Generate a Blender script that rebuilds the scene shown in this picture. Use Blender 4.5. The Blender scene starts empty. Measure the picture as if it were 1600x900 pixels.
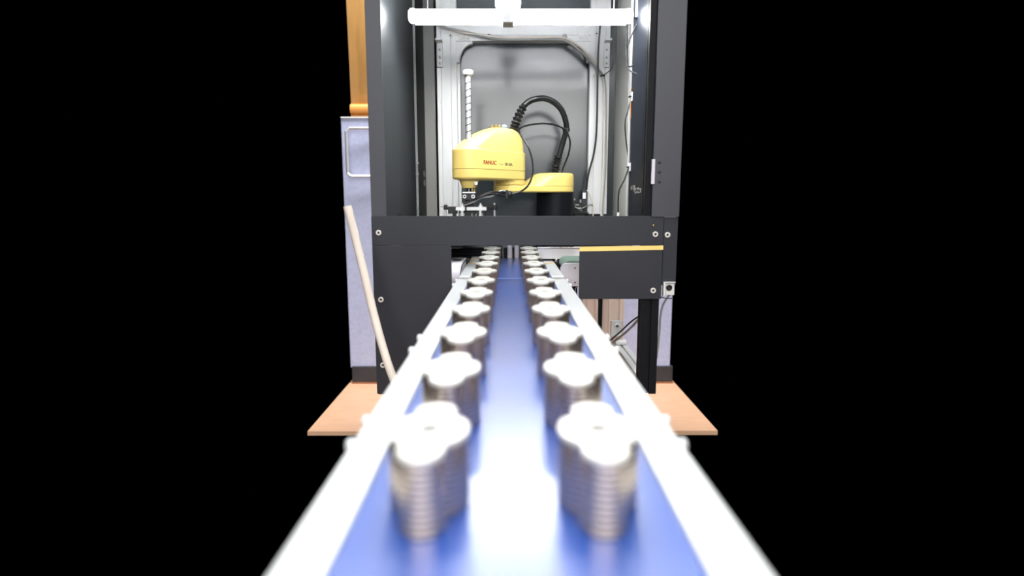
import bpy, bmesh, math, random
from mathutils import Vector, Matrix

# ------------------------------------------------------------------ camera, world, lights, exposure
SC = bpy.context.scene
COL = SC.collection
CH = 1.055                      # camera height above the floor; z values below are relative to it unless noted
F_PX = 950.0
T = 0.1475                      # tangent of the downward tilt
TILT = math.atan(T)
cam_data = bpy.data.cameras.new('camera')
cam = bpy.data.objects.new('camera', cam_data)
COL.objects.link(cam)
SC.camera = cam
cam.location = (0, 0, CH)
cam.rotation_euler = (math.radians(90) - TILT, 0, -0.0042)
cam_data.sensor_fit = 'HORIZONTAL'
cam_data.sensor_width = 36
cam_data.lens = F_PX / 1600 * 36
cam_data.clip_start = 0.02
cam_data.dof.use_dof = True
cam_data.dof.focus_distance = 2.05
cam_data.dof.aperture_fstop = 1.9

world = bpy.data.worlds.new('world')
SC.world = world
world.use_nodes = True
world.node_tree.nodes['Background'].inputs[0].default_value = (0, 0, 0, 1)
world.node_tree.nodes['Background'].inputs[1].default_value = 0

SC.view_settings.view_transform = 'Standard'
SC.view_settings.look = 'None'
SC.view_settings.gamma = 1
SC.view_settings.use_curve_mapping = False
SC.view_settings.exposure = 0.0


def area(name, loc, target, sx, sy, power, color=(1, 1, 1)):
    d = bpy.data.lights.new(name, 'AREA')
    d.shape = 'RECTANGLE'
    d.size, d.size_y = sx, sy
    d.energy = power
    d.color = color
    o = bpy.data.objects.new(name, d)
    COL.objects.link(o)
    o.location = loc
    v = Vector(target) - Vector(loc)
    o.rotation_euler = v.to_track_quat('-Z', 'Y').to_euler()
    return o


# unseen area lights, added overhead to light the place and shape its reflections
area('overhead_fill_front', (0.0, 0.75, CH + 1.7), (0, 0.7501, 0), 1.4, 1.5, 40, (1, 0.985, 0.96))
area('overhead_fill_rear', (0.0, 2.9, CH + 2.7), (0, 3.0, 0), 2.6, 0.8, 240, (1, 0.98, 0.95))
area('hall_fill_near', (0.0, -3.2, CH + 1.9), (0, -3.201, 0), 5.0, 4.4, 520, (1, 0.985, 0.97))
area('hall_fill_far', (0.0, -14.0, CH + 1.9), (0, -14.001, 0), 7.0, 13.0, 2600, (1, 0.985, 0.97))

# ------------------------------------------------------------------ helpers


def P(px, py, Y):
    """photograph pixel + distance -> point, z relative to the camera"""
    q = (py - 450.0) / F_PX
    r = (q + T) / (1 - q * T)
    D = r * Y
    zc = Y * math.cos(TILT) + D * math.sin(TILT)
    return Vector(((px - 796.0) * zc / F_PX, Y, -D))


def L(srgb):
    return tuple((c / 255 / 12.92) if c / 255 <= 0.04045 else ((c / 255 + 0.055) / 1.055) ** 2.4 for c in srgb)


def mat(name, rgb, rough=0.5, metal=0.0, noise=0.0, nscale=20.0, stretch=(1, 1, 1), bump=0.0, coat=0.0, spec=0.5, rvar=0.0,
        trans=0.0, coat_rough=0.1):
    m = bpy.data.materials.new(name)
    m.use_nodes = True
    nt = m.node_tree
    b = nt.nodes['Principled BSDF']
    b.inputs['Base Color'].default_value = (*rgb, 1)
    b.inputs['Roughness'].default_value = rough
    b.inputs['Metallic'].default_value = metal
    b.inputs['Specular IOR Level'].default_value = spec
    b.inputs['Coat Weight'].default_value = coat
    b.inputs['Coat Roughness'].default_value = coat_rough
    b.inputs['Transmission Weight'].default_value = trans
    if noise or bump or rvar:
        tc = nt.nodes.new('ShaderNodeTexCoord')
        mp = nt.nodes.new('ShaderNodeMapping')
        mp.inputs['Scale'].default_value = stretch
        nz = nt.nodes.new('ShaderNodeTexNoise')
        nz.inputs['Scale'].default_value = nscale
        nz.inputs['Detail'].default_value = 5
        nt.links.new(tc.outputs['Object'], mp.inputs[0])
        nt.links.new(mp.outputs[0], nz.inputs['Vector'])
        if noise:
            rp = nt.nodes.new('ShaderNodeValToRGB')
            rp.color_ramp.elements[0].position = 0.3
            rp.color_ramp.elements[1].position = 0.7
            rp.color_ramp.elements[0].color = (*[c * (1 - noise) for c in rgb], 1)
            rp.color_ramp.elements[1].color = (*[min(1, c * (1 + noise)) for c in rgb], 1)
            nt.links.new(nz.outputs[0], rp.inputs[0])
            nt.links.new(rp.outputs[0], b.inputs['Base Color'])
        if rvar:
            mr = nt.nodes.new('ShaderNodeMapRange')
            mr.inputs['To Min'].default_value = max(0, rough - rvar)
            mr.inputs['To Max'].default_value = rough + rvar
            nt.links.new(nz.outputs[0], mr.inputs[0])
            nt.links.new(mr.outputs[0], b.inputs['Roughness'])
        if bump:
            bp = nt.nodes.new('ShaderNodeBump')
            bp.inputs['Strength'].default_value = bump
            bp.inputs['Distance'].default_value = 0.002
            nt.links.new(nz.outputs[0], bp.inputs['Height'])
            nt.links.new(bp.outputs[0], b.inputs['Normal'])
    return m


def emit(name, rgb, s):
    m = bpy.data.materials.new(name)
    m.use_nodes = True
    b = m.node_tree.nodes['Principled BSDF']
    b.inputs['Base Color'].default_value = (0.8, 0.8, 0.8, 1)
    b.inputs['Emission Color'].default_value = (*rgb, 1)
    b.inputs['Emission Strength'].default_value = s
    return m


M = {
    'channel': mat('dark_channel_paint', L((30, 34, 42)), 0.45, noise=0.06, nscale=20, spec=0.05),
    'floor': mat('floor_vinyl', L((214, 172, 140)), 0.45, noise=0.06, nscale=9, stretch=(1, 4, 1)),
    'partition': mat('partition_fabric', L((190, 196, 228)), 0.9, noise=0.07, nscale=55, bump=0.25),
    'base': mat('dark_baseboard', L((50, 50, 55)), 0.55, noise=0.1),
    'wood': mat('brown_skirting_foot', L((150, 95, 60)), 0.6, noise=0.1),
    'curtain': mat('orange_vinyl', L((226, 172, 100)), 0.42, noise=0.08, nscale=6, stretch=(6, 6, 0.8), spec=0.5),
    'hem': mat('orange_hem', L((222, 146, 66)), 0.4, noise=0.05, nscale=12),
    'litplate': mat('glow_lit_painted_steel', L((60, 62, 70)), 0.45, noise=0.05, nscale=6, rvar=0.05, spec=0.4),  # same steel as plate, lightened in colour for the lamp's bloom
    'plate': mat('black_painted_steel', L((36, 39, 47)), 0.45, noise=0.05, nscale=6, rvar=0.05, spec=0.4),
    'panel': mat('glossy_black_panel', L((46, 50, 52)), 0.48, noise=0.04, nscale=5, rvar=0.03, spec=0.15, coat=0.0),
    'backpanel': mat('grey_back_panel', L((46, 53, 57)), 0.2, noise=0.03, nscale=5, rvar=0.02, spec=0.5, coat=1.0, coat_rough=0.15),
    'sidegrey': mat('brushed_side_panel', L((190, 191, 187)), 0.36, metal=0.4, noise=0.05, nscale=8, stretch=(1, 1, 0.1)),
    'black': mat('black_anodised', L((18, 20, 25)), 0.45, noise=0.08, nscale=30, spec=0.12),
    'matt': mat('matt_black', L((20, 21, 24)), 0.6, noise=0.1, nscale=40),
    'rubber': mat('black_rubber', L((20, 21, 23)), 0.34, noise=0.08, nscale=60),
    'alu': mat('anodised_aluminium', L((218, 220, 220)), 0.42, metal=0.3, noise=0.03, nscale=20, stretch=(4, 4, 0.2)),
    'aluwarm': mat('warm_aluminium', L((240, 218, 204)), 0.42, metal=0.15, noise=0.04, nscale=20, stretch=(4, 4, 0.2)),
    'slot': mat('dark_slot', L((70, 72, 74)), 0.6, noise=0.05),
    'rail': mat('white_anodised_rail', L((196, 200, 202)), 0.40, metal=0.15, noise=0.02, nscale=10, stretch=(3, 0.3, 1)),
    'belt': mat('blue_polyurethane_belt', L((17, 68, 152)), 0.34, noise=0.05, nscale=3, rvar=0.04, coat=1.0, coat_rough=0.27, spec=0.7),
    'green': mat('green_belt', L((112, 136, 124)), 0.4, noise=0.06),
    'steel': mat('machined_steel', L((214, 198, 184)), 0.27, metal=0.92, noise=0.06, nscale=30, stretch=(1, 1, 8)),
    'top': mat('ground_steel_face', L((205, 205, 200)), 0.42, metal=0.3, noise=0.03, nscale=40),
    'bright': mat('polished_shaft', L((226, 226, 228)), 0.3, metal=0.55, noise=0.02),
    'bolt': mat('zinc_screw', L((225, 222, 220)), 0.35, metal=0.3, noise=0.03),
    'chrome': mat('chrome', L((225, 225, 228)), 0.14, metal=1.0, noise=0.02),
    'brass': mat('brass', L((205, 175, 110)), 0.3, metal=0.9, noise=0.05),
    'yellow': mat('yellow_robot_paint', L((240, 214, 122)), 0.42, noise=0.015, nscale=4, coat=0.1),
    'tape': mat('yellow_tape', L((240, 206, 122)), 0.5, noise=0.03),
    'red': mat('red_print', L((150, 24, 20)), 0.5, noise=0.02),
    'ink': mat('dark_print', L((70, 66, 50)), 0.5, noise=0.02),
    'greyink': mat('grey_print', L((176, 164, 110)), 0.5, noise=0.02),
    'white': mat('white_plastic', L((240, 240, 243)), 0.4, noise=0.02),
    'lilac': mat('white_coated_metal', L((206, 204, 214)), 0.32, noise=0.02, nscale=8),
    'cream': mat('cream_hose', L((214, 206, 196)), 0.5, noise=0.05, nscale=20),
    'greycable': mat('grey_cable', L((150, 152, 150)), 0.4, noise=0.04),
    'clearblue': mat('pale_blue_plastic', L((190, 208, 230)), 0.3, noise=0.02),
    'orange_wire': mat('orange_wire', L((210, 130, 40)), 0.4, noise=0.02),
    'lampend': emit('lamp_end_cap', (0.97, 0.985, 1.0), 55.0),
    'lamp': emit('lamp_diffuser', (0.97, 0.985, 1.0), 100.0),
}


M['belt'].node_tree.nodes['Principled BSDF'].inputs['Coat IOR'].default_value = 1.46
M['backpanel'].node_tree.nodes['Principled BSDF'].inputs['Coat IOR'].default_value = 1.38


class MB:
    """collects geometry into one bmesh (z relative to the camera height)"""

    def __init__(self):
        self.bm = bmesh.new()

    def box(self, x0, x1, y0, y1, z0, z1, bev=0.0):
        vs = [self.bm.verts.new((x, y, z)) for z in (z0, z1) for y in (y0, y1) for x in (x0, x1)]
        f = [(0, 2, 3, 1), (4, 5, 7, 6), (0, 1, 5, 4), (2, 6, 7, 3), (0, 4, 6, 2), (1, 3, 7, 5)]
        fs = [self.bm.faces.new([vs[i] for i in q]) for q in f]
        if bev:
            es = list({e for g in fs for e in g.edges})
            bmesh.ops.bevel(self.bm, geom=es, offset=bev, segments=2, affect='EDGES', profile=0.5)
        return self

    def prism(self, pts, axis, a0, a1):
        """pts 2D polygon extruded along axis ('x','y','z'); 2D = the other two axes in order"""
        def mk(p, a):
            if axis == 'z':
                return (p[0], p[1], a)
            if axis == 'y':
                return (p[0], a, p[1])
            return (a, p[0], p[1])
        A = [self.bm.verts.new(mk(p, a0)) for p in pts]
        B = [self.bm.verts.new(mk(p, a1)) for p in pts]
        n = len(pts)
        for i in range(n):
            self.bm.faces.new((A[i], A[(i + 1) % n], B[(i + 1) % n], B[i]))
        self.bm.faces.new(A[::-1])
        self.bm.faces.new(B)
        return self

    def rings(self, rings, cap0=True, cap1=True):
        R = [[self.bm.verts.new(p) for p in r] for r in rings]
        n = len(R[0])
        for a, b in zip(R, R[1:]):
            for i in range(n):
                self.bm.faces.new((a[i], a[(i + 1) % n], b[(i + 1) % n], b[i]))
        if cap0:
            self.bm.faces.new(R[0][::-1])
        if cap1:
            self.bm.faces.new(R[-1])
        return self

    def lathe(self, c, prof, axis='z', n=28):
        """prof: list of (radius, offset along the axis)"""
        rr = []
        for r, h in prof:
            ring = []
            for i in range(n):
                a = 2 * math.pi * i / n
                u, v = r * math.cos(a), r * math.sin(a)
                if axis == 'z':
                    ring.append((c[0] + u, c[1] + v, c[2] + h))
                elif axis == 'y':
                    ring.append((c[0] + u, c[1] + h, c[2] + v))
                else:
                    ring.append((c[0] + h, c[1] + u, c[2] + v))
            rr.append(ring)
        return self.rings(rr)

    def cyl(self, c, r, h0, h1, axis='z', n=20, bev=0.0):
        if bev:
            return self.lathe(c, [(r - bev, h0), (r, h0 + bev), (r, h1 - bev), (r - bev, h1)], axis, n)
        return self.lathe(c, [(r, h0), (r, h1)], axis, n)

    def tube(self, pts, r, n=10, sub=6, smooth=True, radii=None):
        pts = [Vector(p) for p in pts]
        if smooth and len(pts) > 2:
            out = []
            q = [pts[0] * 2 - pts[1]] + pts + [pts[-1] * 2 - pts[-2]]
            for i in range(1, len(q) - 2):
                a, b, c, d = q[i - 1], q[i], q[i + 1], q[i + 2]
                for k in range(sub):
                    t = k / sub
                    out.append(0.5 * ((2 * b) + (c - a) * t + (2 * a - 5 * b + 4 * c - d) * t * t + (3 * b - a - 3 * c + d) * t ** 3))
            out.append(pts[-1])
            pts = out
        rings = []
        up = None
        m = len(pts)
        for i, p in enumerate(pts):
            d = (pts[min(i + 1, m - 1)] - pts[max(i - 1, 0)]).normalized()
            if up is None:
                up = d.orthogonal().normalized()
            up = (up - d * up.dot(d)).normalized()
            s = d.cross(up)
            rad = radii(i / (m - 1)) if radii else r
            rings.append([p + (up * math.cos(2 * math.pi * k / n) + s * math.sin(2 * math.pi * k / n)) * rad for k in range(n)])
        return self.rings(rings)

    def profile(self, axis, a0, a1, u0, u1, v0, v1, nu=1, nv=1, sw=0.008, sd=0.006):
        """T-slot extrusion: slots on the four long faces, pitch following the side lengths"""
        pts = []

        def side(p, q, n, inward):
            px, py = p
            qx, qy = q
            ln = math.hypot(qx - px, qy - py)
            dx, dy = (qx - px) / ln, (qy - py) / ln
            pts.append(p)
            for k in range(n):
                c = ln * (k + 0.5) / n
                for s_, d_ in ((-sw / 2, 0), (-sw / 2, sd), (sw / 2, sd), (sw / 2, 0)):
                    pts.append((px + dx * (c + s_) + inward[0] * d_, py + dy * (c + s_) + inward[1] * d_))
        side((u0, v0), (u1, v0), nu, (0, 1))
        side((u1, v0), (u1, v1), nv, (-1, 0))
        side((u1, v1), (u0, v1), nu, (0, -1))
        side((u0, v1), (u0, v0), nv, (1, 0))
        return self.prism(pts, axis, a0, a1)


def finish(bm, name, origin, mats, angle=29):
    bmesh.ops.recalc_face_normals(bm, faces=bm.faces)
    for f in bm.faces:
        f.smooth = True
    lim = math.radians(angle)
    for e in bm.edges:
        if len(e.link_faces) == 2:
            an = e.calc_face_angle(0)
            if an > lim:
                e.smooth = False
            elif an > 0.12:      # keep large flat faces flat beside their small bevels
                a1, a2 = e.link_faces[0].calc_area(), e.link_faces[1].calc_area()
                if max(a1, a2) > 6 * min(a1, a2):
                    e.smooth = False
    bmesh.ops.translate(bm, verts=bm.verts, vec=-Vector(origin))
    me = bpy.data.meshes.new(name)
    bm.to_mesh(me)
    bm.free()
    me.materials.append(mats)
    return me


ORIG = {}


def thing(name, label, cat, base, group=None):
    o = bpy.data.objects.new(name, None)
    COL.objects.link(o)
    o.location = (base[0], base[1], base[2] + CH)
    o.empty_display_size = 0.05
    o['label'] = label
    o['category'] = cat
    if group:
        o['group'] = group
    ORIG[o] = Vector(base)
    return o


def part(name, mb, m, parent, label=None):
    org = ORIG[parent]
    me = finish(mb.bm, name, org, M[m])
    o = bpy.data.objects.new(name, me)
    COL.objects.link(o)
    o.parent = parent
    ORIG[o] = org
    if label:
        o['label'] = label
    return o


def solo(name, mb, m, label=None, cat=None, group=None, kind=None):
    xs = [v.co.copy() for v in mb.bm.verts]
    c = Vector((sum(v.x for v in xs) / len(xs), sum(v.y for v in xs) / len(xs), min(v.z for v in xs)))
    me = finish(mb.bm, name, c, M[m])
    o = bpy.data.objects.new(name, me)
    COL.objects.link(o)
    o.location = (c.x, c.y, c.z + CH)
    ORIG[o] = c
    if label:
        o['label'] = label
    if cat:
        o['category'] = cat
    if group:
        o['group'] = group
    if kind:
        o['kind'] = kind
    return o


def bolt(parent, x, y, z, r=0.0085, axis='y', sgn=-1, name='bolt'):
    """socket-head screw with washer ring, facing the camera (-y) by default"""
    b = MB()
    h = 0.005 * sgn
    b.lathe((x, y, z), [(r, 0), (r, h * 0.7), (r * 0.85, h), (r * 0.5, h), (r * 0.42, h * 0.2), (0.0002, h * 0.2)], axis, 16)
    o = part(name, b, 'bolt', parent)
    s = MB()
    s.lathe((x, y, z), [(r * 0.43, h * 0.25), (r * 0.43, h * 0.32), (0.0002, h * 0.32)], axis, 6)
    part('socket', s, 'matt', o)
    return o


# ------------------------------------------------------------------ setting
FL = -CH
YW = 3.40
b = MB().box(-0.64, 0.64, -0.35, 2.66, FL - 0.02, FL).box(-0.925, 0.955, 2.66, YW + 0.1, FL - 0.02, FL)
solo('floor', b, 'floor', kind='structure')
wall = solo('wall_back', MB().box(-0.915, 0.925, YW, YW + 0.05, FL + 0.09, 0.428, 0.004), 'partition', kind='structure')
part('top_cap', MB().box(-0.915, 0.925, YW - 0.006, YW + 0.056, 0.428, 0.436, 0.003), 'white', wall)
h0, h1 = P(551, 203, YW), P(551, 275, YW)
b = MB().tube([(-0.72, YW, 0.372), (-0.72, YW - 0.03, 0.372), (-0.86, YW - 0.04, 0.372), (-0.878, YW - 0.04, 0.355),
               (-0.878, YW - 0.04, 0.135), (-0.86, YW - 0.04, 0.118), (-0.72, YW - 0.03, 0.118), (-0.72, YW, 0.118)], 0.0085, smooth=False)
part('pull_handle', b, 'bright', wall, 'chrome D-shaped pull handle')
solo('baseboard_back', MB().box(-0.905, 0.94, YW - 0.012, YW + 0.05, FL + 0.008, FL + 0.10, 0.003), 'base', kind='structure')
solo('trim_1', MB().box(-0.905, 0.94, YW - 0.02, YW + 0.05, FL, FL + 0.008), 'wood', kind='structure')

# orange vinyl curtain over the partition
ct = thing('vinyl_curtain', 'orange vinyl sheet curtain hanging above the lavender partition at left', 'curtain', (-0.7, YW + 0.12, 0.44))
b = MB()
cols = []
N = 26
for i in range(N + 1):
    x = -0.888 + 0.31 * i / N
    y = YW + 0.12 + 0.003 * math.sin(i * 0.3) + 0.001 * math.sin(i * 0.7)
    cols.append([(x, y + 0.012 * math.sin(z * 4 + i * 0.12), z) for z in [0.47 + 0.05 * k for k in range(18)]])
vv = [[b.bm.verts.new(p) for p in c] for c in cols]
for i in range(N):
    for k in range(17):
        b.bm.faces.new((vv[i][k], vv[i + 1][k], vv[i + 1][k + 1], vv[i][k + 1]))
bmesh.ops.solidify(b.bm, geom=list(b.bm.faces), thickness=0.002)
part('sheet', b, 'curtain', ct)
b = MB().tube([(-0.885, YW + 0.115, 0.492), (-0.56, YW + 0.115, 0.492)], 0.030, n=16, smooth=False)
part('rolled_hem', b, 'hem', ct)
part('hem_band', MB().box(-0.885, -0.56, YW + 0.10, YW + 0.13, 0.430, 0.462, 0.003), 'hem', ct)

# ------------------------------------------------------------------ robot cell enclosure
YP = 1.83
cell = thing('machine_enclosure', 'black steel robot cell enclosure with open front and aluminium frame inside', 'enclosure', (0.03, 2.3, -0.60))
ZT = 1.12
part('front_post', MB().box(-0.413, -0.368, YP + 0.0035, YP + 0.009, -0.13, ZT, 0.0008).box(-0.413, -0.408, YP + 0.009, YP + 0.05, -0.13, ZT, 0.0008), 'litplate', cell)
part('crossbar_panel', MB().box(-0.4125, 0.462, YP - 0.003, YP + 0.003, -0.140, -0.0525, 0.0008), 'plate', cell)
part('skirt_panel', MB().box(-0.4125, -0.175, YP - 0.003, YP + 0.003, -0.602, -0.1405, 0.0008), 'plate', cell)
part('cover_plate', MB().box(0.2105, 0.4605, YP - 0.008, YP - 0.004, -0.303, -0.1415, 0.0008), 'plate', cell, 'black cover plate under the yellow tape')
b = MB().prism([(0.2105, -0.1575), (0.4615, -0.1530), (0.4615, -0.1400), (0.2105, -0.1440)], 'y', YP - 0.0092, YP - 0.0082)
part('tape', b, 'tape', cell, 'strip of yellow tape')
part('side_plate', MB().box(0.4635, 0.506, YP + 0.001, YP + 0.007, -0.262, -0.056, 0.0008), 'plate', cell)
part('front_door', MB().box(0.4235, 0.506, YP - 0.008, YP - 0.002, -0.055, ZT, 0.0012), 'litplate', cell, 'black open door panel at right, lightened for lamp glow')
p0, p1 = P(1018, 249, YP), P(1021.5, 288, YP)
part('hinge', MB().box(p0.x, p1.x, YP - 0.013, YP - 0.003, p1.z, p0.z, 0.001), 'lilac', cell, 'pale hinge leaf')
for py in (254, 269, 284):
    q = P(1029.5, py, YP)
    part('rivet', MB().lathe((q.x, YP - 0.008, q.z), [(0.0045, 0), (0.0035, -0.002), (0.001, -0.003)], 'y', 12), 'plate', cell)
for px, py, yy in ((592, 363.5, YP - 0.003), (1024, 366, YP - 0.003), (1043, 367, YP + 0.001), (595.5, 468, YP - 0.003), (598.5, 570, YP - 0.003), (1020.5, 454, YP - 0.008)):
    q = P(px, py, yy)
    bolt(cell, q.x, yy, q.z)
q = P(1018.5, 352, YP)
part('rivet', MB().lathe((q.x + 0.003, YP - 0.009, q.z), [(0.003, 0), (0.002, -0.0015), (0.0005, -0.002)], 'y', 10), 'brass', cell)

# lower frame: legs and beams
part('leg', MB().profile('z', -0.606, -0.06, 0.404, 0.458, YP + 0.004, YP + 0.05, 1, 1, 0.009, 0.008), 'black', cell)
part('leg', MB().profile('z', -0.606, -0.06, -0.410, -0.365, YP + 0.004, YP + 0.05, 1, 1), 'black', cell)
part('upright', MB().profile('z', -0.055, ZT, 0.404, 0.458, YP + 0.004, YP + 0.05, 1, 1, 0.009, 0.008), 'black', cell)
YR = 2.33
part('leg', MB().profile('z', -0.60, -0.20, 0.362, 0.446, YR, YR + 0.045, 2, 1, 0.009, 0.010), 'aluwarm', cell, 'aluminium twin-slot rear leg')
part('leg', MB().profile('z', -0.60, -0.20, 0.284, 0.345, YR, YR + 0.045, 2, 1, 0.008, 0.010), 'aluwarm', cell, 'aluminium rear leg beside the first')
part('divider', MB().box(0.347, 0.360, YR - 0.01, YR + 0.04, -0.60, -0.20), 'black', cell)
part('leg', MB().profile('z', -0.60, -0.20, -0.40, -0.355, YR, YR + 0.045, 1, 1), 'aluwarm', cell)
part('floor_beam', MB().profile('y', YP + 0.055, YR - 0.005, 0.408, 0.453, -0.605, -0.560, 1, 1, 0.009, 0.008), 'alu', cell, 'low aluminium beam running back')
part('floor_beam', MB().profile('y', YP + 0.055, YR - 0.005, -0.405, -0.360, -0.605, -0.560, 1, 1, 0.009, 0.008), 'alu', cell)
br = part('corner_bracket', MB().box(0.395, 0.440, YR - 0.014, YR - 0.001, -0.535, -0.470, 0.002), 'alu', cell, 'grey angle bracket on the rear leg')
part('foot_plate', MB().box(0.408, 0.452, YR - 0.05, YR - 0.002, -0.558, -0.545, 0.002), 'alu', br)
bolt(cell, 0.418, YR - 0.014, -0.492, 0.011)
for x, y in ((0.36, YP + 0.06), (-0.33, YP + 0.06), (0.36, YR - 0.04), (-0.33, YR - 0.04)):
    f_ = part('caster_foot', MB().lathe((x, y, FL), [(0.03, 0), (0.032, 0.008), (0.012, 0.016), (0.011, 0.40), (0.02, 0.41), (0.02, 0.445)], 'z', 16), 'matt', cell)
part('foot_beam', MB().box(0.33, 0.40, YP + 0.035, YP + 0.085, -0.607, -0.57), 'black', cell)
part('foot_beam', MB().box(-0.36, -0.30, YP + 0.035, YP + 0.085, -0.607, -0.57), 'black', cell)
part('foot_beam', MB().box(0.33, 0.405, YR - 0.065, YR - 0.015, -0.607, -0.57), 'black', cell)
part('foot_beam', MB().box(-0.36, -0.30, YR - 0.065, YR - 0.015, -0.607, -0.57), 'black', cell)

# walls of the cell
YB = 2.80
part('side_panel', MB().box(-0.374, -0.3685, YP + 0.010, 2.44, -0.14, ZT), 'panel', cell)
part('side_panel', MB().box(-0.376, -0.364, 2.462, YB, -0.20, ZT), 'panel', cell)
sp = part('panel_edge', MB().box(-0.372, -0.3655, 2.441, 2.4445, -0.15, ZT), 'greycable', cell)
part('panel_edge', MB().box(-0.372, -0.3625, 2.457, 2.461, -0.15, ZT), 'greycable', cell)
for py in (255, 272, 325, 338, 347):
    q = P(653.5, py, 2.44)
    part('latch', MB().box(q.x - 0.008, q.x + 0.004, 2.43, 2.439, q.z - 0.003, q.z + 0.003), 'greycable', cell)
for py in (272, 286):
    q = P(666, py, 2.62)
    part('button', MB().lathe((-0.364, 2.63, q.z), [(0.014, 0), (0.014, 0.003), (0.011, 0.005)], 'x', 16), 'greycable', cell)
part('rear_post', MB().box(-0.364, -0.318, 2.70, 2.745, -0.20, ZT), 'sidegrey', cell)
part('side_panel', MB().box(0.420, 0.426, 2.10, YB, -0.20, ZT), 'sidegrey', cell, 'brushed grey side panel')
part('channel', MB().box(0.404, 0.4085, YP + 0.052, 2.085, -0.14, ZT), 'channel', cell)
part('channel_lip', MB().box(0.398, 0.4085, 2.086, 2.10, -0.14, ZT), 'alu', cell)
part('back_panel', MB().box(-0.285, 0.4195, 2.492, 2.498, -0.20, ZT), 'backpanel', cell)
part('rear_panel', MB().box(-0.376, 0.43, YB, YB + 0.006, -0.20, ZT), 'black', cell)
part('roof_panel', MB().box(-0.41, 0.458, YP + 0.05, YB, ZT, ZT + 0.006), 'backpanel', cell)
part('roof_beam', MB().box(-0.41, 0.458, YP, YP + 0.04, 0.572, ZT), 'plate', cell)
part('header_reflector', MB().box(-0.365, 0.40, YP + 0.041, YP + 0.047, 0.574, ZT - 0.01), 'white', cell)  # unseen white reflector, added so the header shows bright in the back panel
part('deck_plate', MB().box(-0.376, 0.43, 2.50, YB, -0.21, -0.20), 'black', cell)
part('deck_plate', MB().box(0.08, 0.43, 2.345, 2.50, -0.165, -0.155).box(0.10, 0.25, 2.255, 2.346, -0.165, -0.155), 'black', cell)
part('deck_plate', MB().box(-0.366, -0.16, 2.05, 2.50, -0.165, -0.158), 'black', cell)
# scratched sticker on the black channel
q = P(994, 295, 1.96)
rnd = random.Random(4)
b = MB()
for i in range(9):
    y0 = 1.885 + i * 0.016
    z0 = q.z + rnd.uniform(-0.010, 0.008)
    b.box(0.4030, 0.4039, y0, y0 + 0.03, z0 - 0.006, z0 + 0.006)
part('worn_sticker', b, 'greycable', cell, 'scraped remains of a silver sticker')
# small square cut-out latch low on the left panel
q = P(626, 340, 2.05)
part('lock', MB().box(-0.3695, -0.366, 2.03, 2.09, q.z - 0.012, q.z + 0.014, 0.001).box(-0.366, -0.364, 2.04, 2.06, q.z - 0.002, q.z + 0.002), 'matt', cell)

# aluminium inner frame
YF = 2.45
ZB = 0.598
aw = part('upright', MB().profile('z', -0.20, ZT - 0.01, -0.280, -0.204, YF, YF + 0.04, 2, 1, 0.006, 0.008), 'alu', cell, 'white aluminium upright behind the robot, left')
part('upright', MB().profile('z', -0.062, ZT - 0.01, 0.312, 0.388, YF, YF + 0.04, 2, 1, 0.006, 0.008), 'alu', cell, 'white aluminium upright behind the robot, right')
part('upright', MB().box(-0.204, -0.192, YF + 0.02, YF + 0.04, -0.20, ZB), 'alu', cell)
part('top_beam', MB().profile('x', -0.204, 0.312, YF, YF + 0.04, ZB, ZB + 0.08, 1, 2, 0.006, 0.006), 'alu', cell)


def gusset(x, s):
    pts = [(x, ZB), (x + s * 0.062, ZB), (x + s * 0.062, ZB - 0.010)]
    for k in range(1, 8):
        a = math.pi / 2 * k / 8
        pts.append((x + s * (0.062 - 0.050 * math.sin(a)), ZB - 0.075 + 0.065 * math.cos(a)))
    pts += [(x + s * 0.012, ZB - 0.078), (x, ZB - 0.078)]
    g = part('corner_gusset', MB().prism(pts, 'y', YF + 0.004, YF + 0.03), 'alu', cell)


gusset(-0.204, 1)
gusset(0.312, -1)
for x in (-0.268, 0.375):
    b = MB().box(x - 0.012, x + 0.012, YF - 0.006, YF - 0.001, 0.50, 0.595, 0.002)
    br = part('bracket', b, 'alu', cell)
    part('bracket_flange', MB().box(x - 0.012, x + 0.012, YF - 0.05, YF - 0.006, 0.590, 0.596), 'alu', br)
    for z in (0.515, 0.537, 0.565):
        bolt(cell, x, YF - 0.006, z, 0.006)
for x, z in ((-0.18, 0.612), (-0.163, 0.612), (-0.18, 0.655), (-0.163, 0.655), (0.275, 0.612), (0.292, 0.612), (0.275, 0.655), (0.292, 0.655), (0.335, 0.625), (-0.225, 0.618)):
    bolt(cell, x, YF, z, 0.007)
for x in (-0.172, 0.284):
    part('joint_plate', MB().box(x - 0.02, x + 0.02, YF - 0.003, YF - 0.0005, 0.602, 0.672, 0.001), 'alu', cell)
q = P(928, 117, YF)
bolt(cell, q.x, YF, q.z, 0.005)

# upper right mounting plates on the black post
a0, a1 = P(994, 0, 2.02), P(1009, 26, 2.02)
mp_ = part('mounting_plate', MB().box(a0.x, a1.x, 2.02, 2.024, a1.z, a0.z + 0.1, 0.001), 'alu', cell)
q = P(1004, 9.5, 2.02)
bolt(cell, q.x, 2.02, q.z, 0.007)
q0, q1 = P(987, 24, 2.08), P(1000, 352, 2.08)
q2 = P(1014, 31, 2.0)
part('post_glint', MB().box(0.408, 0.414, YP + 0.053, YP + 0.058, 0.10, ZT), 'alu', cell)  # added pale strip, stands for the lamp's reflection on the black post

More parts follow.
